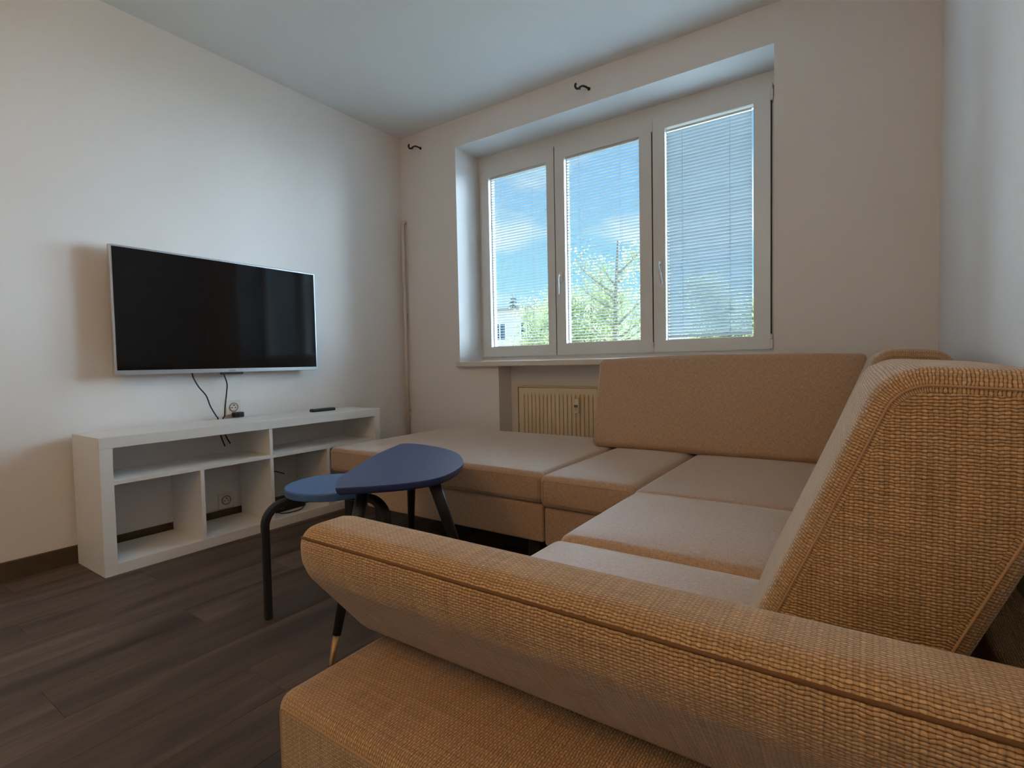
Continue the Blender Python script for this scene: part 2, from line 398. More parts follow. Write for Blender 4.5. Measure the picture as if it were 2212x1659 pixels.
# ---- window frame, sashes, glass
FY = .25
win = bpy.data.objects.new('window_1', None); COL.objects.link(win); win.location = (A, FY, Z0); struct(win, 'white plastic window with three casements')
def frame_rect(bm, x0, x1, z0, z1, w, y0, y1, bev=.004):
    """mitred picture frame; w = (left,right,bottom,top)"""
    l, r, b_, t = w
    oc = [(x0, z0), (x1, z0), (x1, z1), (x0, z1)]; ic = [(x0+l, z0+b_), (x1-r, z0+b_), (x1-r, z1-t), (x0+l, z1-t)]
    vo = [[bm.verts.new((p[0], y, p[1])) for p in oc] for y in (y0, y1)]; vi = [[bm.verts.new((p[0], y, p[1])) for p in ic] for y in (y0, y1)]
    for i in range(4):
        j = (i+1) % 4
        bm.faces.new((vo[0][i], vo[0][j], vi[0][j], vi[0][i])); bm.faces.new((vo[1][i], vi[1][i], vi[1][j], vo[1][j]))
        bm.faces.new((vo[0][i], vo[1][i], vo[1][j], vo[0][j])); bm.faces.new((vi[0][i], vi[0][j], vi[1][j], vi[1][i]))
    if bev:
        es = [e for e in bm.edges if abs(e.verts[0].co.y-y0) < 1e-6 and abs(e.verts[1].co.y-y0) < 1e-6 and len(e.link_faces) == 2 and abs(e.calc_face_angle(0)) > .5]
        bmesh.ops.bevel(bm, geom=es, offset=bev, segments=2, affect='EDGES', profile=.5)
bm = bmesh.new(); frame_rect(bm, A, B, Z0, Z1, (.062, .062, .046, .072), FY+.012, FY+.085, .003)
fr = build('frame', bm, M_PVC, win)
box('mullion', 1.832, 1.90, FY+.013, FY+.08, Z0+.04, Z1-.07, M_PVC, win, .003)
bm = bmesh.new(); bx(bm, 1.8625, 1.8705, FY-.004, FY+.0125, .905, 2.297); bx(bm, 1.194, 1.2005, FY-.006, FY+.03, .906, 2.296)
bx(bm, 2.507, 2.512, FY-.002, FY+.0125, .905, 2.25)  # dark strip standing in for the shadow in the hinge-side gap
build('gasket_and_shade_strip', bm, M_DARKGAP, win)
SASH = [(.578, 1.194, .648, 1.136, .975, 2.206), (1.2005, 1.8625, 1.272, 1.787, .980, 2.210), (1.8705, 2.507, 1.944, 2.425, .973, 2.220)]
for i, (x0, x1, g0, g1, h0, h1) in enumerate(SASH):
    bm = bmesh.new(); frame_rect(bm, x0, x1, .904, 2.297, (g0-x0, x1-g1, h0-.904, 2.297-h1), FY-.012, FY+.06, .005)
    sh = build('sash', bm, M_PVC, win)
    bm = bmesh.new(); frame_rect(bm, g0-.002, g1+.002, h0-.002, h1+.002, (.008, .008, .008, .008), FY+.022, FY+.03, 0)
    build('glazing_bead', bm, M_PVC, sh)
    box('pane', g0-.004, g1+.004, FY+.034, FY+.038, h0-.004, h1+.004, M_GLASS, sh)
# handles: rosette, neck and grip
def handle(x, z, lean, par):
    bm = bmesh.new()
    bx(bm, x-.015, x+.015, FY-.020, FY-.0125, z-.035, z+.035, .006, 3)
    cyl(bm, (x, FY-.02, z+.008), (x, FY-.045, z+.008), .011, .010, 14)
    tube(bm, smooth_path([(x, FY-.040, z+.008), (x, FY-.055, z+.002), (x+lean*.2, FY-.060, z-.02), (x+lean*.6, FY-.058, z-.065), (x+lean, FY-.056, z-.118)], 5),
         [.0095]*6+[.0095]*5+[.009]*5+[.0085]*5, 10)
    return build('window_handle', bm, M_PVC, par, True)
sashes = [c for c in win.children if c.name.startswith('sash')]
handle(1.240, 1.425, 0.0, sashes[1]); handle(1.912, 1.425, .022, sashes[2])
# hinges
for (x, z0_, z1_) in ((.584, .908, .948), (.584, 2.25, 2.29), (1.862, .906, .965), (1.866, 2.215, 2.292), (2.512, .906, .985), (2.512, 2.215, 2.30)):
    bm = bmesh.new(); bx(bm, x-.008, x+.008, FY-.018, FY+.005, z0_, z1_-.028, .003, 2); cyl(bm, (x, FY-.010, z1_-.026), (x, FY-.010, z1_), .0055, n=10)
    build('hinge', bm, M_PVC, win)
box('hinge_gap_shade', 2.520, 2.534, FY+.004, FY+.0115, 2.235, 2.295, M_DARKGAP, win)  # solid dark block, shade of the hinge gap put into its colour
adopt(win)

# ---- venetian blinds
def slat_mesh(L_, w=.021):
    bm = bmesh.new(); pr = []
    for k in range(5):
        t = -1+2*k/4; pr.append((t*w/2, .0016*(1-t*t)))
    rows = []
    for xx in (-L_/2, L_/2):
        rows.append([bm.verts.new((xx, y_, z_)) for y_, z_ in pr]+[bm.verts.new((xx, y_, z_-.0005)) for y_, z_ in pr[::-1]])
    n = len(rows[0])
    for k in range(n): bm.faces.new((rows[0][k], rows[0][(k+1) % n], rows[1][(k+1) % n], rows[1][k]))
    bm.faces.new(rows[0][::-1]); bm.faces.new(rows[1]); bmesh.ops.recalc_face_normals(bm, faces=bm.faces)
    me = bpy.data.meshes.new('slat'); bm.to_mesh(me); bm.free(); me.materials.append(M_SLAT); return me
TILT = [-5, -6, -43]
BL = ['white venetian blind with open slats on the leftmost casement', 'white venetian blind with open slats on the middle casement', 'white venetian blind with nearly closed slats on the rightmost casement']
for i, (x0, x1, g0, g1, h0, h1) in enumerate(SASH):
    yb = FY+.010
    gap = (.0, .0, .010)[i]
    t = thing('venetian_blind', ((g0+g1)/2, yb, h0), BL[i], 'blind', 'venetian blinds on the window')
    w = g1-g0-(.012, .012, .016)[i]; xc = (g0+g1)/2 - (0, 0, .003)[i]
    me = slat_mesh(w); p = .0192; z = h0+.022; zt = h1-gap-.014
    while z < zt:
        o = bpy.data.objects.new('slat', me); COL.objects.link(o); o.parent = t
        o.location = (xc-t.location.x, 0, z-t.location.z)
        o.rotation_euler = (math.radians(TILT[i]+random.uniform(-1.5, 1.5)), 0, 0); z += p
    def loc(o):
        o.matrix_parent_inverse = Matrix.Translation(-Vector(t.location)); return o
    loc(box('head_rail', xc-w/2, xc+w/2, yb-.010, yb+.010, h1-gap-.012, h1-gap-.001, M_PVC, t, .001, 1))
    loc(box('bottom_rail', xc-w/2, xc+w/2, yb-.009, yb+.009, h0-.006, h0+.004, M_PVC, t, .002, 1))
    for fx in (.2, .76):
        bm = bmesh.new(); xx = xc-w/2+w*fx
        for yy in (yb-.0105, yb+.0105): cyl(bm, (xx, yy, h0+.01), (xx, yy, h1-gap-.01), .0007, n=5)
        loc(build('ladder_cord', bm, M_SLAT, t))
    if i < 2:
        bm = bmesh.new(); bx(bm, g0+.012, g0+.016, yb-.0125, yb-.0115, h0+.02, h1-.02); bx(bm, g0+.021, g0+.0225, yb-.0125, yb-.0115, h0+.02, h1-.02)
        loc(build('pull_cord', bm, M_SLAT, t))

# ================================================================== RADIATOR
rad = thing('radiator', (1.6, .05, .12), 'cream panel radiator in the niche under the window sill', 'radiator')
rx0, rx1, rz0, rz1, ry = .996, 2.16, .16, .70, .045
bm = bmesh.new(); p = .0295; prof = []
xx = rx0+.03
while xx < rx1-.03-p:
    prof += [(xx, 0), (xx+p*.70, 0), (xx+p*.78, .010), (xx+p*.92, .010)]; xx += p
prof = [(rx0+.012, 0)]+prof+[(rx1-.012, 0)]
zs = [(rz0+.045, 0), (rz0+.075, 1), (rz1-.075, 1), (rz1-.045, 0)]
grid = [[bm.verts.new((a, ry+b_*f, z)) for a, b_ in prof] for z, f in zs]
for r_, q_ in zip(grid, grid[1:]):
    for k in range(len(prof)-1): bm.faces.new((r_[k], r_[k+1], q_[k+1], q_[k]))
bx(bm, rx0+.012, rx1-.012, ry, ry+.012, rz0+.012, rz0+.045); bx(bm, rx0+.012, rx1-.012, ry, ry+.012, rz1-.045, rz1-.010)
build('front_panel', bm, M_RAD, rad)
bm = bmesh.new()
bx(bm, rx0, rx0+.006, ry-.004, ry+.09, rz0, rz1, .002, 1); bx(bm, rx1-.006, rx1, ry-.004, ry+.09, rz0, rz1, .002, 1)
build('side_cover', bm, M_RAD, rad)
bm = bmesh.new(); bx(bm, rx0+.006, rx1-.006, ry-.002, ry+.008, rz1-.006, rz1); 
for k in range(48):
    a = rx0+.02+k*(rx1-rx0-.04)/48; bx(bm, a, a+.014, ry+.008, ry+.085, rz1-.004, rz1-.001)
bx(bm, rx0+.006, rx1-.006, ry+.082, ry+.09, rz1-.006, rz1)
build('top_grille', bm, M_RAD, rad)
box('back_panel', rx0+.02, rx1-.02, ry+.075, ry+.085, rz0+.01, rz1-.02, M_RAD, rad)
bm = bmesh.new()
for a in (rx0+.2, rx1-.2): bx(bm, a-.02, a+.02, ry+.085, ND, rz0+.05, rz1-.08)
build('bracket', bm, M_RAD, rad)
mt = box('heat_meter', 1.432, 1.468, ry-.030, ry+.002, .535, .628, M_METER, rad, .006, 3)
box('meter_display', 1.438, 1.462, ry-.0308, ry-.0295, .572, .588, M_LCD, mt)
bm = bmesh.new()
for (a, z_) in ((1.440, .562), (1.447, .562), (1.454, .562), (1.443, .552), (1.453, .552)): bx(bm, a, a+.004, ry-.0308, ry-.0295, z_, z_+.004)
build('meter_print', bm, M_LCD, mt)
adopt(rad)

# ---- heating pipe in the corner
pp = thing('heating_pipe', (.040, -.035, 0), 'pale painted heating pipe rising in the room corner', 'pipe')
bm = bmesh.new(); tube(bm, [(.040, -.035, 0), (.040, -.035, 1.0), (.040, -.035, 1.90)]+smooth_path([(.040, -.035, 1.915), (.040, -.028, 1.93), (.040, -.012, 1.936), (.040, .01, 1.936)], 4), .0125, 12)
build('pipe', bm, M_PIPE, pp, True)
bm = bmesh.new()
for z in (.5, 1.25): cyl(bm, (.040, -.035, z-.006), (.040, -.035, z+.006), .0155, n=14); cyl(bm, (.040, -.035, z), (.040, .002, z), .004, n=8)
build('pipe_clip', bm, M_PIPE, pp)
adopt(pp)

# ---- curtain hooks (wall brackets)
def hook(x, z, label):
    t = thing('curtain_bracket', (x, 0, z), label, 'bracket', 'curtain rod brackets')
    bm = bmesh.new(); cyl(bm, (x, .001, z-.004), (x, -.006, z-.004), .010, .009, 16); build('wall_plate', bm, M_IRON, t)
    bm = bmesh.new(); tube(bm, smooth_path([(x, -.004, z-.004), (x-.012, -.02, z+.004), (x-.026, -.036, z+.006), (x-.036, -.046, z-.002)], 5), .0058, 8); build('arm', bm, M_IRON, t, True)
    bm = bmesh.new(); tube(bm, smooth_path([(x-.034, -.044, z+.001), (x-.042, -.052, z-.010), (x-.052, -.060, z-.010), (x-.058, -.065, z+.004), (x-.054, -.062, z+.018)], 5), .0066, 8); build('cradle', bm, M_IRON, t, True)
    bm = bmesh.new(); tube(bm, [(x-.036, -.046, z), (x-.036, -.046, z-.015)], .0032, 6); build('screw', bm, M_IRON, t)
    adopt(t)
hook(.212, 2.452, 'black curtain rod bracket beside the left corner under the ceiling')
hook(1.575, 2.462, 'black curtain rod bracket above the middle of the window')

# ================================================================== TV STAND
SX0, SX1, SY0, SY1, SH = .03, .340, -2.064, -.574, .581
st = thing('tv_stand', ((SX0+SX1)/2, (SY0+SY1)/2, 0), 'white open-shelf television stand against the left wall', 'tv stand')
TK = .047
box('top_board', SX0, SX1, SY0, SY1, SH-TK, SH, M_WHITE, st, .0012, 1)
box('bottom_board', SX0, SX1, SY0+TK, SY1-TK, 0, TK, M_WHITE, st, .0012, 1)
box('side_panel', SX0, SX1, SY0, SY0+TK, 0, SH-TK, M_WHITE, st, .0012, 1)
box('side_panel', SX0, SX1, SY1-TK, SY1, 0, SH-TK, M_WHITE, st, .0012, 1)
ym = (SY0+SY1)/2; ZS = .378
box('shelf', SX0, SX1-.002, SY0+TK, SY1-TK, ZS, ZS+.018, M_WHITE, st, .0008, 1)
box('divider', SX0, SX1-.002, ym-.009, ym+.009, ZS+.018, SH-TK, M_WHITE, st, .0008, 1)
for yy in (ym, (SY0+TK+ym)/2, (SY1-TK+ym)/2):
    box('divider', SX0, SX1-.002, yy-.009, yy+.009, TK, ZS, M_WHITE, st, .0008, 1)
adopt(st)

# remote
rc = thing('remote_control', (.15, -.86, SH), 'black remote control lying on the television stand', 'remote')
bm = bmesh.new(); bx(bm, .13, .172, -.945, -.785, SH, SH+.018, .005, 3); build('body', bm, M_BLACK, rc)
bm = bmesh.new()
for a in range(9):
    for b_ in range(3): bx(bm, .136+b_*.012, .144+b_*.012, -.935+a*.015, -.926+a*.015, SH+.0175, SH+.0195, .001, 1)
build('button', bm, M_GREYTXT, rc)
adopt(rc)

# wall sockets
def socket(y, z, label, adapter):
    t = thing('wall_socket', (0, y, z), label, 'socket')
    box('plate', 0, .010, y-.041, y+.041, z-.041, z+.041, M_SOCKET, t, .004, 2)
    bm = bmesh.new()
    n = 28; ro, ri = .026, .0205
    ra = [[bm.verts.new((xx, y+math.cos(2*math.pi*k/n)*r_, z+.004+math.sin(2*math.pi*k/n)*r_)) for k in range(n)] for xx, r_ in ((.010, ro), (.0135, ro-.001), (.0135, ri), (.0105, ri))]
    for a_, b_ in zip(ra, ra[1:]):
        for k in range(n): bm.faces.new((a_[k], a_[(k+1) % n], b_[(k+1) % n], b_[k]))
    build('socket_ring', bm, M_GREYTXT, t, True)
    bm = bmesh.new()
    for dy in (-.0095, .0095): cyl(bm, (.0095, y+dy, z+.002), (.0118, y+dy, z+.002), .003, n=10)
    cyl(bm, (.010, y, z+.015), (.019, y, z+.015), .0028, n=10)
    build('contact', bm, M_BLACK, t)
    adopt(t)
socket(-1.338, .636, 'white round-hole wall socket above the television stand', True)
pl = thing('plug_adapter', (.02, -1.327, .60), 'small black plug adapter under the wall socket on the stand', 'plug')
bm = bmesh.new(); bx(bm, .0105, .045, -1.352, -1.298, .584, .612, .004, 2); build('body', bm, M_BLACK, pl)
bm = bmesh.new(); cyl(bm, (.045, -1.33, .598), (.052, -1.33, .598), .006, n=10); build('cable_neck', bm, M_BLACK, pl)
adopt(pl)
socket(-1.40, .125, 'wall socket low on the wall seen inside the stand', False)

# ================================================================== TELEVISION
TY0, TY1, TZ0, TZ1, TX = -1.908, -.840, .836, 1.437, .080
tv = thing('television', (TX/2, (TY0+TY1)/2, TZ0), 'black flat-screen television with thin silver bezel on the left wall', 'television')
bm = bmesh.new(); bx(bm, TX-.028, TX, TY0, TY1, TZ0, TZ1, .003, 2)
build('bezel', bm, M_SILVER, tv)
box('screen', TX-.0005, TX+.0008, TY0+.009, TY1-.009, TZ0+.021, TZ1-.009, M_SCREEN, tv)
bm = bmesh.new(); bx(bm, .030, TX-.028, TY0+.12, TY1-.12, TZ0+.06, TZ1-.1, .01, 2); build('back_shell', bm, M_BLACK, tv)
bm = bmesh.new(); bx(bm, 0, .032, -1.60, -1.15, 1.0, 1.03); bx(bm, 0, .032, -1.60, -1.15, 1.2, 1.23); build('wall_mount', bm, M_IRON, tv)
bm = bmesh.new(); bx(bm, TX-.02, TX-.004, -1.430, -1.310, TZ0-.011, TZ0+.003, .003, 2); build('sensor_bar', bm, M_BLACK, tv)
bm = bmesh.new(); bx(bm, TX-.0005, TX+.0009, -1.39, -1.355, TZ0+.007, TZ0+.013); build('badge', bm, M_GREYTXT, tv)
adopt(tv)

def cable(name, pts, r_, label, m=M_CABLE, cat='cable', group=None):
    bm = bmesh.new(); tube(bm, smooth_path(pts, 6), r_, 7); return tag(build(name, bm, m, None, True), label, cat, group)
cable('tv_cable', [(.045, -1.560, .86), (.045, -1.560, .82), (.046, -1.535, .765), (.042, -1.497, .715), (.038, -1.475, .655), (.034, -1.445, .600), (.018, -1.43, .585), (.016, -1.42, .50), (.02, -1.40, .43)], .0035, 'grey cable curving right from the television to the stand')
cable('tv_cable', [(.045, -1.403, .86), (.045, -1.403, .83), (.048, -1.389, .775), (.045, -1.392, .72), (.040, -1.400, .65), (.034, -1.402, .596), (.018, -1.403, .58), (.016, -1.395, .50), (.02, -1.37, .44)], .0035, 'dark cable hanging straight down beside the wall socket')
# router and leads in the third cubby
rt_ = thing('router_box', (.16, -1.17, TK), 'black router box inside the stand behind the stool', 'router')
bm = bmesh.new(); bx(bm, .10, .235, -1.27, -1.06, TK, TK+.035, .006, 2); build('body', bm, M_BLACK, rt_)
bm = bmesh.new()
for k in range(5): cyl(bm, (.2355, -1.25+k*.012, TK+.02), (.2365, -1.25+k*.012, TK+.02), .0025, n=8)
build('indicator', bm, M_GREYTXT, rt_); adopt(rt_)
cable('router_lead', [(.22, -1.245, TK+.012), (.27, -1.235, TK+.005), (.292, -1.19, TK+.004), (.286, -1.13, TK+.004), (.25, -1.08, TK+.01), (.20, -1.058, TK+.016)], .003, 'thin black lead looped in front of the router box')
cable('router_lead', [(.10, -1.265, TK+.045), (.06, -1.275, .16), (.028, -1.262, .26), (.016, -1.20, .255), (.014, -1.11, .235), (.014, -1.05, .21)], .003, 'black lead running up the wall behind the stand')
cable('router_lead', [(.15, -1.20, TK+.037), (.12, -1.225, .12), (.08, -1.25, .17), (.05, -1.27, .21)], .003, 'short black lead rising from the router box')

# ================================================================== STOOL
sc_ = Vector((1.328, -1.67))
stl = thing('bent_leg_stool', (sc_.x, sc_.y, 0), 'round blue stool with three bent dark legs behind the leaf table', 'stool')
bm = bmesh.new(); R_ = .168; n = 56; rings = []
for z, r_ in ((.404, R_-.005), (.407, R_-.001), (.427, R_), (.431, R_-.002), (.432, R_-.006), (.432, R_*.5)):
    rings.append([bm.verts.new((sc_.x+r_*math.cos(2*math.pi*k/n), sc_.y+r_*math.sin(2*math.pi*k/n), z)) for k in range(n)])
for a_, b_ in zip(rings, rings[1:]):
    for k in range(n): bm.faces.new((a_[k], a_[(k+1) % n], b_[(k+1) % n], b_[k]))
bm.faces.new(rings[0][::-1]); bm.faces.new(rings[-1])
build('seat', bm, M_BLUE_S, stl)
for ang in (-111, 9, 129):
    d = Vector((math.cos(math.radians(ang)), math.sin(math.radians(ang)), 0)); pth = []
    RL, rb = .235, .075
    pth = [(.05, .390), (.10, .390), (RL-rb, .390)]
    for k in range(1, 9):
        th = math.pi/2*k/8; pth.append((RL-rb+rb*math.sin(th), .390-rb+rb*math.cos(th)))
    pth += [(RL, .2), (RL, .02), (RL, 0)]
    side = Vector((-d.y, d.x, 0)); bm = bmesh.new(); loops = []
    wd, tk = .019, .0125
    for i, (r_, z_) in enumerate(pth):
        a_ = Vector(pth[max(i-1, 0)]); b_ = Vector(pth[min(i+1, len(pth)-1)]); tg = (b_-a_).normalized(); nr = Vector((-tg.y, tg.x))
        c_ = Vector((sc_.x, sc_.y, 0))+d*r_+Vector((0, 0, z_)); nv = d*nr.x+Vector((0, 0, nr.y))
        lp = []
        for s1, s2 in ((1, .6), (.6, 1), (-.6, 1), (-1, .6), (-1, -.6), (-.6, -1), (.6, -1), (1, -.6)):
            lp.append(bm.verts.new(c_+side*(wd*s1)+nv*(tk*s2)))
        loops.append(lp)
    for a_, b_ in zip(loops, loops[1:]):
        for k in range(8): bm.faces.new((a_[k], a_[(k+1) % 8], b_[(k+1) % 8], b_[k]))
    bm.faces.new(loops[0][::-1]); bm.faces.new(loops[-1])
    build('leg', bm, M_NAVY, stl)
adopt(stl)

# ================================================================== LEAF TABLE
lt = thing('leaf_side_table', (1.55, -1.5, 0), 'dark blue leaf-shaped side table with three brass-tipped legs', 'side table')
leaf = [(1.646, -1.901), (1.732, -1.819), (1.79, -1.743), (1.82, -1.658), (1.807, -1.568), (1.765, -1.468), (1.719, -1.402), (1.633, -1.315), (1.542, -1.25), (1.425, -1.201), (1.292, -1.176), (1.215, -1.180), (1.190, -1.205), (1.203, -1.235), (1.295, -1.428), (1.387, -1.58), (1.489, -1.736), (1.56, -1.83)]
lp_ = [Vector((a_, b_, 0)) for a_, b_ in leaf]; lp_ = smooth_path(lp_+[lp_[0]], 4)[:-1]
cen = sum(lp_, Vector())/len(lp_)
bm = bmesh.new(); rings = []
for z, k in ((.474, .955), (.482, .985), (.492, .996), (.498, 1.0), (.500, .997), (.500, .5)):
    rings.append([bm.verts.new((cen.x+(p_.x-cen.x)*k, cen.y+(p_.y-cen.y)*k, z)) for p_ in lp_])
n = len(lp_)
for a_, b_ in zip(rings, rings[1:]):
    for k in range(n): bm.faces.new((a_[k], a_[(k+1) % n], b_[(k+1) % n], b_[k]))
bm.faces.new(rings[0][::-1]); bm.faces.new(rings[-1])
build('tabletop', bm, M_BLUE, lt)
for top, foot in (((1.635, -1.79, .475), (1.668, -1.952, 0)), ((1.752, -1.60, .475), (1.812, -1.452, 0)), ((1.32, -1.27, .475), (1.205, -1.175, 0))):
    a_, b_ = Vector(top), Vector(foot); f1 = a_.lerp(b_, .84)
    bm = bmesh.new(); tube(bm, [a_, a_.lerp(b_, .3), f1], [.020, .0185, .0125], 16); lg = build('leg', bm, M_NAVY, lt, True)
    bm = bmesh.new(); tube(bm, [f1, a_.lerp(b_, .99), b_], [.0105, .008, .0075], 14); build('brass_foot', bm, M_BRASS, lg, True)
adopt(lt)

# ================================================================== SOFA
sofa = thing('corner_sofa', (2.2, -1.3, 0), 'large beige woven corner sofa with chaise and rolled armrest', 'sofa')
def cushion(name, x0, x1, y0, y1, z0, z1, r=.03, crown=.010, seam=True, fab=None, rend=None):
    pr = rounded([(x0, z0), (x1, z0), (x1, z1), (x0, z1)], [r, r, r, r])
    xc, yc = (x0+x1)/2, (y0+y1)/2
    def warp(v):
        tx = max(0, 1-((v.x-xc)/((x1-x0)/2))**4); ty = max(0, 1-((v.y-yc)/((y1-y0)/2))**4)
        k = (v.z-z0)/(z1-z0)
        return Vector((v.x, v.y, v.z+crown*tx*ty*max(0, k)))
    return sweep(name, pr, y0, y1, 'y', fab or M_FAB2, sofa, r_end=rend or r*.93, puff=0.0, warp=warp, cap_seam=(seam, False), seam_mat=M_PIPING, seam_r=.0014)
ST = .415
# chaise
cushion('chaise_cushion', .515, 1.868, -1.10, -.10, .288, ST, .030, .012)
cushion('chaise_base', .80, 1.862, -1.085, -.12, .128, .284, .012, 0, False)
cushion('seat_cushion', 1.874, 2.268, -1.135, -.30, .288, ST, .030, .010)
cushion('seat_base', 1.882, 2.95, -1.11, -.30, .128, .284, .012, 0, False)
cushion('seat_cushion', 2.272, 2.86, -1.185, -.30, .288, ST, .030, .010)
cushion('seat_cushion', 2.285, 2.86, -1.725, -1.190, .288, ST+.004, .030, .012)
cushion('seat_cushion', 2.285, 2.86, -2.275, -1.730, .288, ST+.002, .030, .012)
cushion('seat_base', 2.31, 3.08, -2.265, -1.115, .128, .284, .012, 0, False)
# arm base block, near the camera
cushion('arm_base', 2.285, 3.13, -2.482, -2.279, .06, .428, .022, .004, True, M_FAB)
cushion('back_rail', 3.085, 3.165, -2.270, -.30, .06, .428, .015, 0, False, M_FAB)
# back cushion on the window side
pr = rounded([(-.445, ST+.003), (-.25, ST+.003), (-.185, .855), (-.335, .870)], [.03, .03, .045, .035])
def warp_w(v):
    t_ = max(0, 1-((v.x-2.35)/.58)**2); k = max(0, (v.z-.6)/.27)
    return Vector((v.x, v.y-.012*t_*(1-abs(v.z-.64)/.24), v.z+.012*t_*k))
sweep('back_cushion', pr, 1.772, 2.935, 'x', M_FAB2, sofa, r_end=.022, puff=.004, warp=warp_w, cap_seam=(True, False), seam_mat=M_PIPING)
# back cushions along the right wall
def backrest(y0, y1, dz, dx):
    pr = rounded([(2.765+dx, ST+.004), (2.955+dx, ST+.004), (3.055+dx, .66), (3.13+dx*.3, .835+dz), (2.945+dx, .846+dz)], [.04, .04, .10, .05, .055])
    yc = (y0+y1)/2; hl = (y1-y0)/2
    def w_(v):
        t_ = max(0, 1-((v.y-yc)/hl)**2); k = max(0, (v.z-.6)/.25)
        return Vector((v.x-.010*t_*(1 if v.x < 2.95 else 0), v.y, v.z+.006*t_*k))
    return sweep('back_cushion', pr, y0, y1, 'y', M_FAB, sofa, r_end=.024, puff=.006, warp=w_, cap_seam=(True, False), seam_mat=M_PIPING, seam_r=.0013)
backrest(-2.215, -1.205, 0, 0)
backrest(-1.195, -.455, .028, .012)
# rolled armrest leaning outwards
pr = rounded([(-2.312, .430), (-2.424, .566), (-2.426, .630), (-2.338, .630), (-2.268, .560), (-2.205, .430)], [.05, .07, .05, .05, .09, .05])
arm = sweep('armrest', pr, 2.238, 3.14, 'x', M_FAB, sofa, r_end=.046, puff=.004, seams=((-2.409, .6085),), seam_mat=M_SEAM, seam_r=.0019)
# legs
for (x, y) in ((.86, -1.03), (.86, -.2), (1.80, -1.03), (2.36, -2.2), (2.36, -1.2), (2.95, -2.2), (2.95, -.4), (1.80, -.2)):
    bm = bmesh.new(); bx(bm, x-.03, x+.03, y-.03, y+.03, 0, .129, .004, 1); build('leg', bm, M_LEG, sofa)
bm = bmesh.new(); bx(bm, 2.33, 3.08, -2.45, -2.30, 0, .061); build('plinth', bm, M_LEG, sofa)
adopt(sofa)

# ================================================================== CEILING LAMP (behind the camera)
cl = thing('ceiling_lamp', (2.0, -3.6, H), 'round frosted glass ceiling lamp', 'lamp')
bm = bmesh.new(); cyl(bm, (2.0, -3.6, H-.03), (2.0, -3.6, H), .09, n=32); build('canopy', bm, M_WHITE, cl)
def lampmat():
    M = bpy.data.materials.new('lit_frosted_glass'); M.use_nodes = True; t = M.node_tree; b = t.nodes['Principled BSDF']
    b.inputs['Base Color'].default_value = (.9, .8, .6, 1); b.inputs['Emission Color'].default_value = (1, .62, .28, 1); b.inputs['Emission Strength'].default_value = 4
    n_ = N(t, 'ShaderNodeTexNoise'); n_.inputs['Scale'].default_value = 3
    return M
bm = bmesh.new(); bmesh.ops.create_uvsphere(bm, u_segments=32, v_segments=16, radius=.16, matrix=Matrix.Translation((2.0, -3.6, H-.10)) @ Matrix.Diagonal((1, 1, .5, 1)))
build('shade', bm, lampmat(), cl, True)
adopt(cl)
ll = bpy.data.lights.new('lamp_bulb', 'POINT'); ll.energy = LAMP_POWER; ll.color = (1, .58, .22); ll.shadow_soft_size = .18
lo = bpy.data.objects.new('lamp_bulb', ll); COL.objects.link(lo); lo.location = (2.0, -3.6, H-.32)

# ================================================================== OUTSIDE
GZ = -6.5
M_GRASS = mat('lawn', srgb(182, 182, 164), .95, noise=(.6, .25))
M_BARK = mat('bark', srgb(150, 138, 122), .9, noise=(12, .2))
M_FIR = mat('fir_needles', srgb(58, 78, 58), .9, noise=(3, .25))
M_PLASTER = mat('house_plaster', srgb(226, 206, 192), .9, noise=(.7, .05))
M_ROOF = mat('roof_edge', srgb(150, 140, 134), .8)
M_FRAMEW = mat('white_window_frame', srgb(240, 238, 232), .6)
M_DARKGL = mat('dark_window_glass', srgb(70, 84, 98), .1)
def leafmat():
    M = bpy.data.materials.new('spring_leaves'); M.use_nodes = True; t = M.node_tree; t.nodes.clear(); L = t.links.new
    tcn = N(t, 'ShaderNodeTexCoord'); nn = N(t, 'ShaderNodeTexNoise'); nn.inputs['Scale'].default_value = 4; L(tcn.outputs['Object'], nn.inputs[0])
    c = N(t, 'ShaderNodeValToRGB'); L(nn.outputs[0], c.inputs[0])
    c.color_ramp.elements[0].position = .3; c.color_ramp.elements[0].color = (*srgb(128, 134, 90), 1); c.color_ramp.elements[1].position = .7; c.color_ramp.elements[1].color = (*srgb(176, 178, 130), 1)
    d = N(t, 'ShaderNodeBsdfDiffuse'); tl = N(t, 'ShaderNodeBsdfTranslucent'); L(c.outputs[0], d.inputs[0]); L(c.outputs[0], tl.inputs[0])
    ms = N(t, 'ShaderNodeMixShader'); ms.inputs[0].default_value = .45; L(d.outputs[0], ms.inputs[1]); L(tl.outputs[0], ms.inputs[2])
    o = N(t, 'ShaderNodeOutputMaterial'); L(ms.outputs[0], o.inputs[0]); return M
M_LEAF = leafmat()
g = box('ground_outside', -90, 60, WT+.02, 140, GZ-.3, GZ, M_GRASS); struct(g, 'lawn far below the window'); 

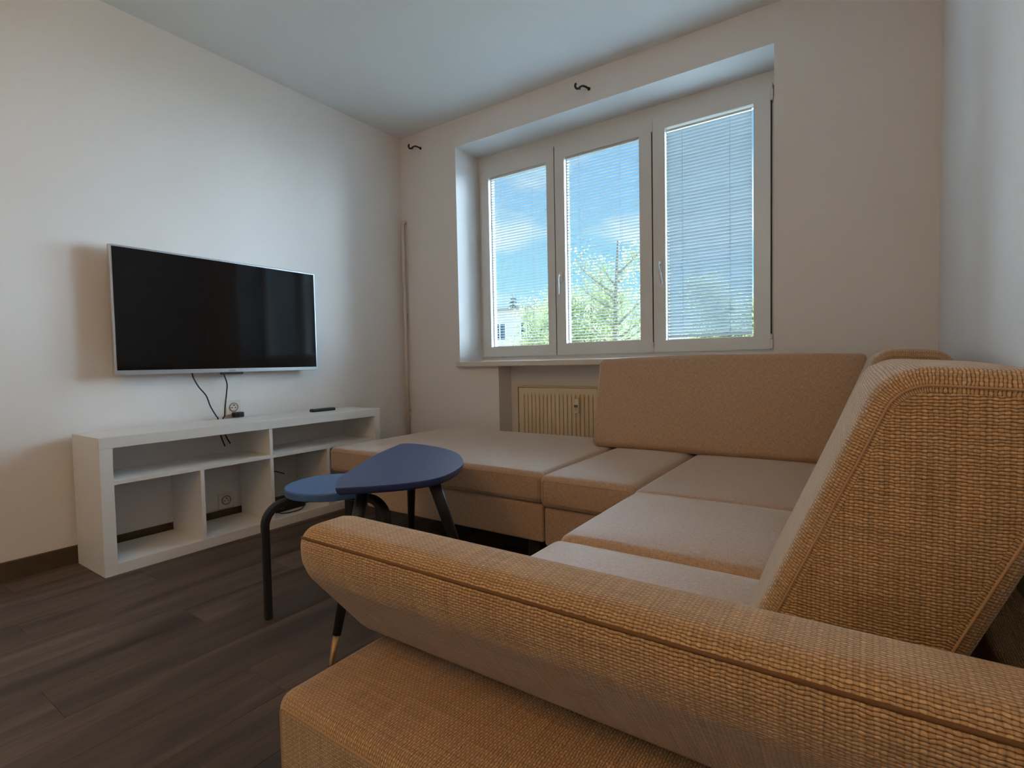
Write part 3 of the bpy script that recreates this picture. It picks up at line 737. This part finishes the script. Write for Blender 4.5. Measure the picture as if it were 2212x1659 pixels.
def tree(x, y, top, spread, label, nleaf, seed, leaf=.07, lean=0):
    rnd = random.Random(seed)
    t = thing('leafy_tree', (x, y, GZ), label, 'tree', 'trees outside the window')
    base = Vector((x, y, GZ)); hgt = top-GZ; tips = []
    bm = bmesh.new()
    tp = [base+Vector((math.sin(k*1.3)*.12+lean*k/6, math.cos(k*1.7)*.12, hgt*.9*k/6)) for k in range(7)]
    tube(bm, smooth_path(tp, 3), [.20*(1-.9*k/18)+.012 for k in range(19)], 8)
    build('trunk', bm, M_BARK, t, True)
    bm = bmesh.new()
    for k in range(30):
        f = .38+.55*k/30; p0 = base.lerp(tp[-1], f)
        an = rnd.uniform(0, 2*math.pi); L_ = spread*(1.15-abs(f-.6)*1.1)*rnd.uniform(.6, 1.1)
        d = Vector((math.cos(an), math.sin(an), rnd.uniform(.25, .9))).normalized()
        pts = [p0]
        for j in range(4):
            d = (d+Vector((rnd.uniform(-.25, .25), rnd.uniform(-.25, .25), rnd.uniform(-.05, .25)))).normalized(); pts.append(pts[-1]+d*L_/4)
        tube(bm, pts, [.045, .034, .024, .015, .006], 5); tips.append(pts)
        for j in range(4):
            q0 = pts[rnd.randint(1, 3)]; dd = (d+Vector((rnd.uniform(-1, 1), rnd.uniform(-1, 1), rnd.uniform(-.2, .8)))).normalized(); qs = [q0, q0+dd*L_*.18, q0+dd*L_*.34+Vector((0, 0, .05))]
            tube(bm, qs, [.014, .009, .004], 4); tips.append(qs)
    build('branches', bm, M_BARK, t, True)
    vs, fs = [], []
    for k in range(nleaf):
        pts = rnd.choice(tips); a = rnd.random()*.999*(len(pts)-1); i = int(a); c = pts[i].lerp(pts[i+1], a-i)
        sp = spread*.10
        c = c+Vector((rnd.gauss(0, sp), rnd.gauss(0, sp), rnd.gauss(0, sp)))
        u = Vector((rnd.gauss(0, 1), rnd.gauss(0, 1), rnd.gauss(0, 1))).normalized(); v = u.orthogonal().normalized(); s = leaf*rnd.uniform(.6, 1.2)
        b0 = len(vs); vs += [c-u*s, c+v*s*.45, c+u*s, c-v*s*.45]; fs.append((b0, b0+1, b0+2, b0+3))
    me = bpy.data.meshes.new('foliage'); me.from_pydata(vs, [], fs); me.update()
    o = link('foliage', me, M_LEAF, t); o['kind'] = 'stuff'
    adopt(t)
tree(-6.3, 12.0, 3.6, 1.9, 'light green tree seen through the left blind before the house', 16000, 3, .05)
tree(-2.9, 11.0, 5.4, 1.8, 'tall sparse tree behind the middle blind', 9000, 5, .05)
tree(-8.0, 20.0, 5.0, 3.2, 'dense pale tree filling the bottom of the middle blind', 34000, 8, .075)
tree(.9, 13.0, 3.0, 1.8, 'low pale tree at the far right behind the right blind', 16000, 12, .055)
tree(-1.9, 21.0, 4.6, 3.0, 'pale green tree behind the right blind', 34000, 21, .075)

# conifer
cf = thing('fir_tree', (-34.0, 52, GZ), 'dark fir tree rising behind the house roof', 'tree', 'trees outside the window')
bm = bmesh.new(); tube(bm, [(-34.0, 52, GZ), (-34.0, 52, 3), (-34.0, 52, 10.3)], [.3, .2, .03], 8); build('trunk', bm, M_BARK, cf, True)
bm = bmesh.new(); rnd = random.Random(4)
for k in range(34):
    z = GZ+2+k*.425; r_ = min(3.0, 5.2*(1-k/35)+.1)
    for j in range(18):
        an = rnd.uniform(0, 6.283); L_ = r_*rnd.uniform(.7, 1.1); d = Vector((math.cos(an), math.sin(an), 0)); sd2 = Vector((-d.y, d.x, 0)); p0 = Vector((-34.0, 52, z))
        a_ = bm.verts.new(p0); b_ = bm.verts.new(p0+d*L_*.5+sd2*L_*.22+Vector((0, 0, -.12*L_))); c_ = bm.verts.new(p0+d*L_+Vector((0, 0, -.38*L_))); e_ = bm.verts.new(p0+d*L_*.5-sd2*L_*.22+Vector((0, 0, -.12*L_)))
        f_ = bm.verts.new(p0+d*L_*.5+Vector((0, 0, -.3*L_)))
        bm.faces.new((a_, b_, c_)); bm.faces.new((a_, c_, e_)); bm.faces.new((a_, b_, f_)); bm.faces.new((a_, f_, e_))
me = bpy.data.meshes.new('needles'); bm.to_mesh(me); bm.free(); link('needle_boughs', me, M_FIR, cf)['kind'] = 'stuff'
adopt(cf)

# neighbouring house
hx0, hx1, hy, hz = -33.0, -18.0, 40.0, 6.1
hs = thing('neighbour_house', (-25, 41, GZ), 'pale brown flat-roofed house behind the trees', 'house')
box('wall', hx0, hx1, hy, hy+8, GZ, hz, M_PLASTER, hs)
box('roof', hx0-.3, hx1+.3, hy-.3, hy+8.3, hz, hz+.22, M_ROOF, hs)
for xx in (-30.5, -27.6, -24.4, -21.2):
    for zz in (4.0, 1.1, -1.9):
        wd_ = .75
        bm = bmesh.new()
        for a_ in ((xx-wd_, xx-wd_+.12), (xx+wd_-.12, xx+wd_), (xx-.06, xx+.06)): bx(bm, a_[0], a_[1], hy-.06, hy+.02, zz-.8, zz+.8)
        bx(bm, xx-wd_, xx+wd_, hy-.06, hy+.02, zz-.9, zz-.78); bx(bm, xx-wd_, xx+wd_, hy-.06, hy+.02, zz+.78, zz+.9)
        wn = build('window', bm, M_FRAMEW, hs)
        box('pane', xx-wd_+.1, xx+wd_-.1, hy-.03, hy-.01, zz-.8, zz+.8, M_DARKGL, wn)
adopt(hs)
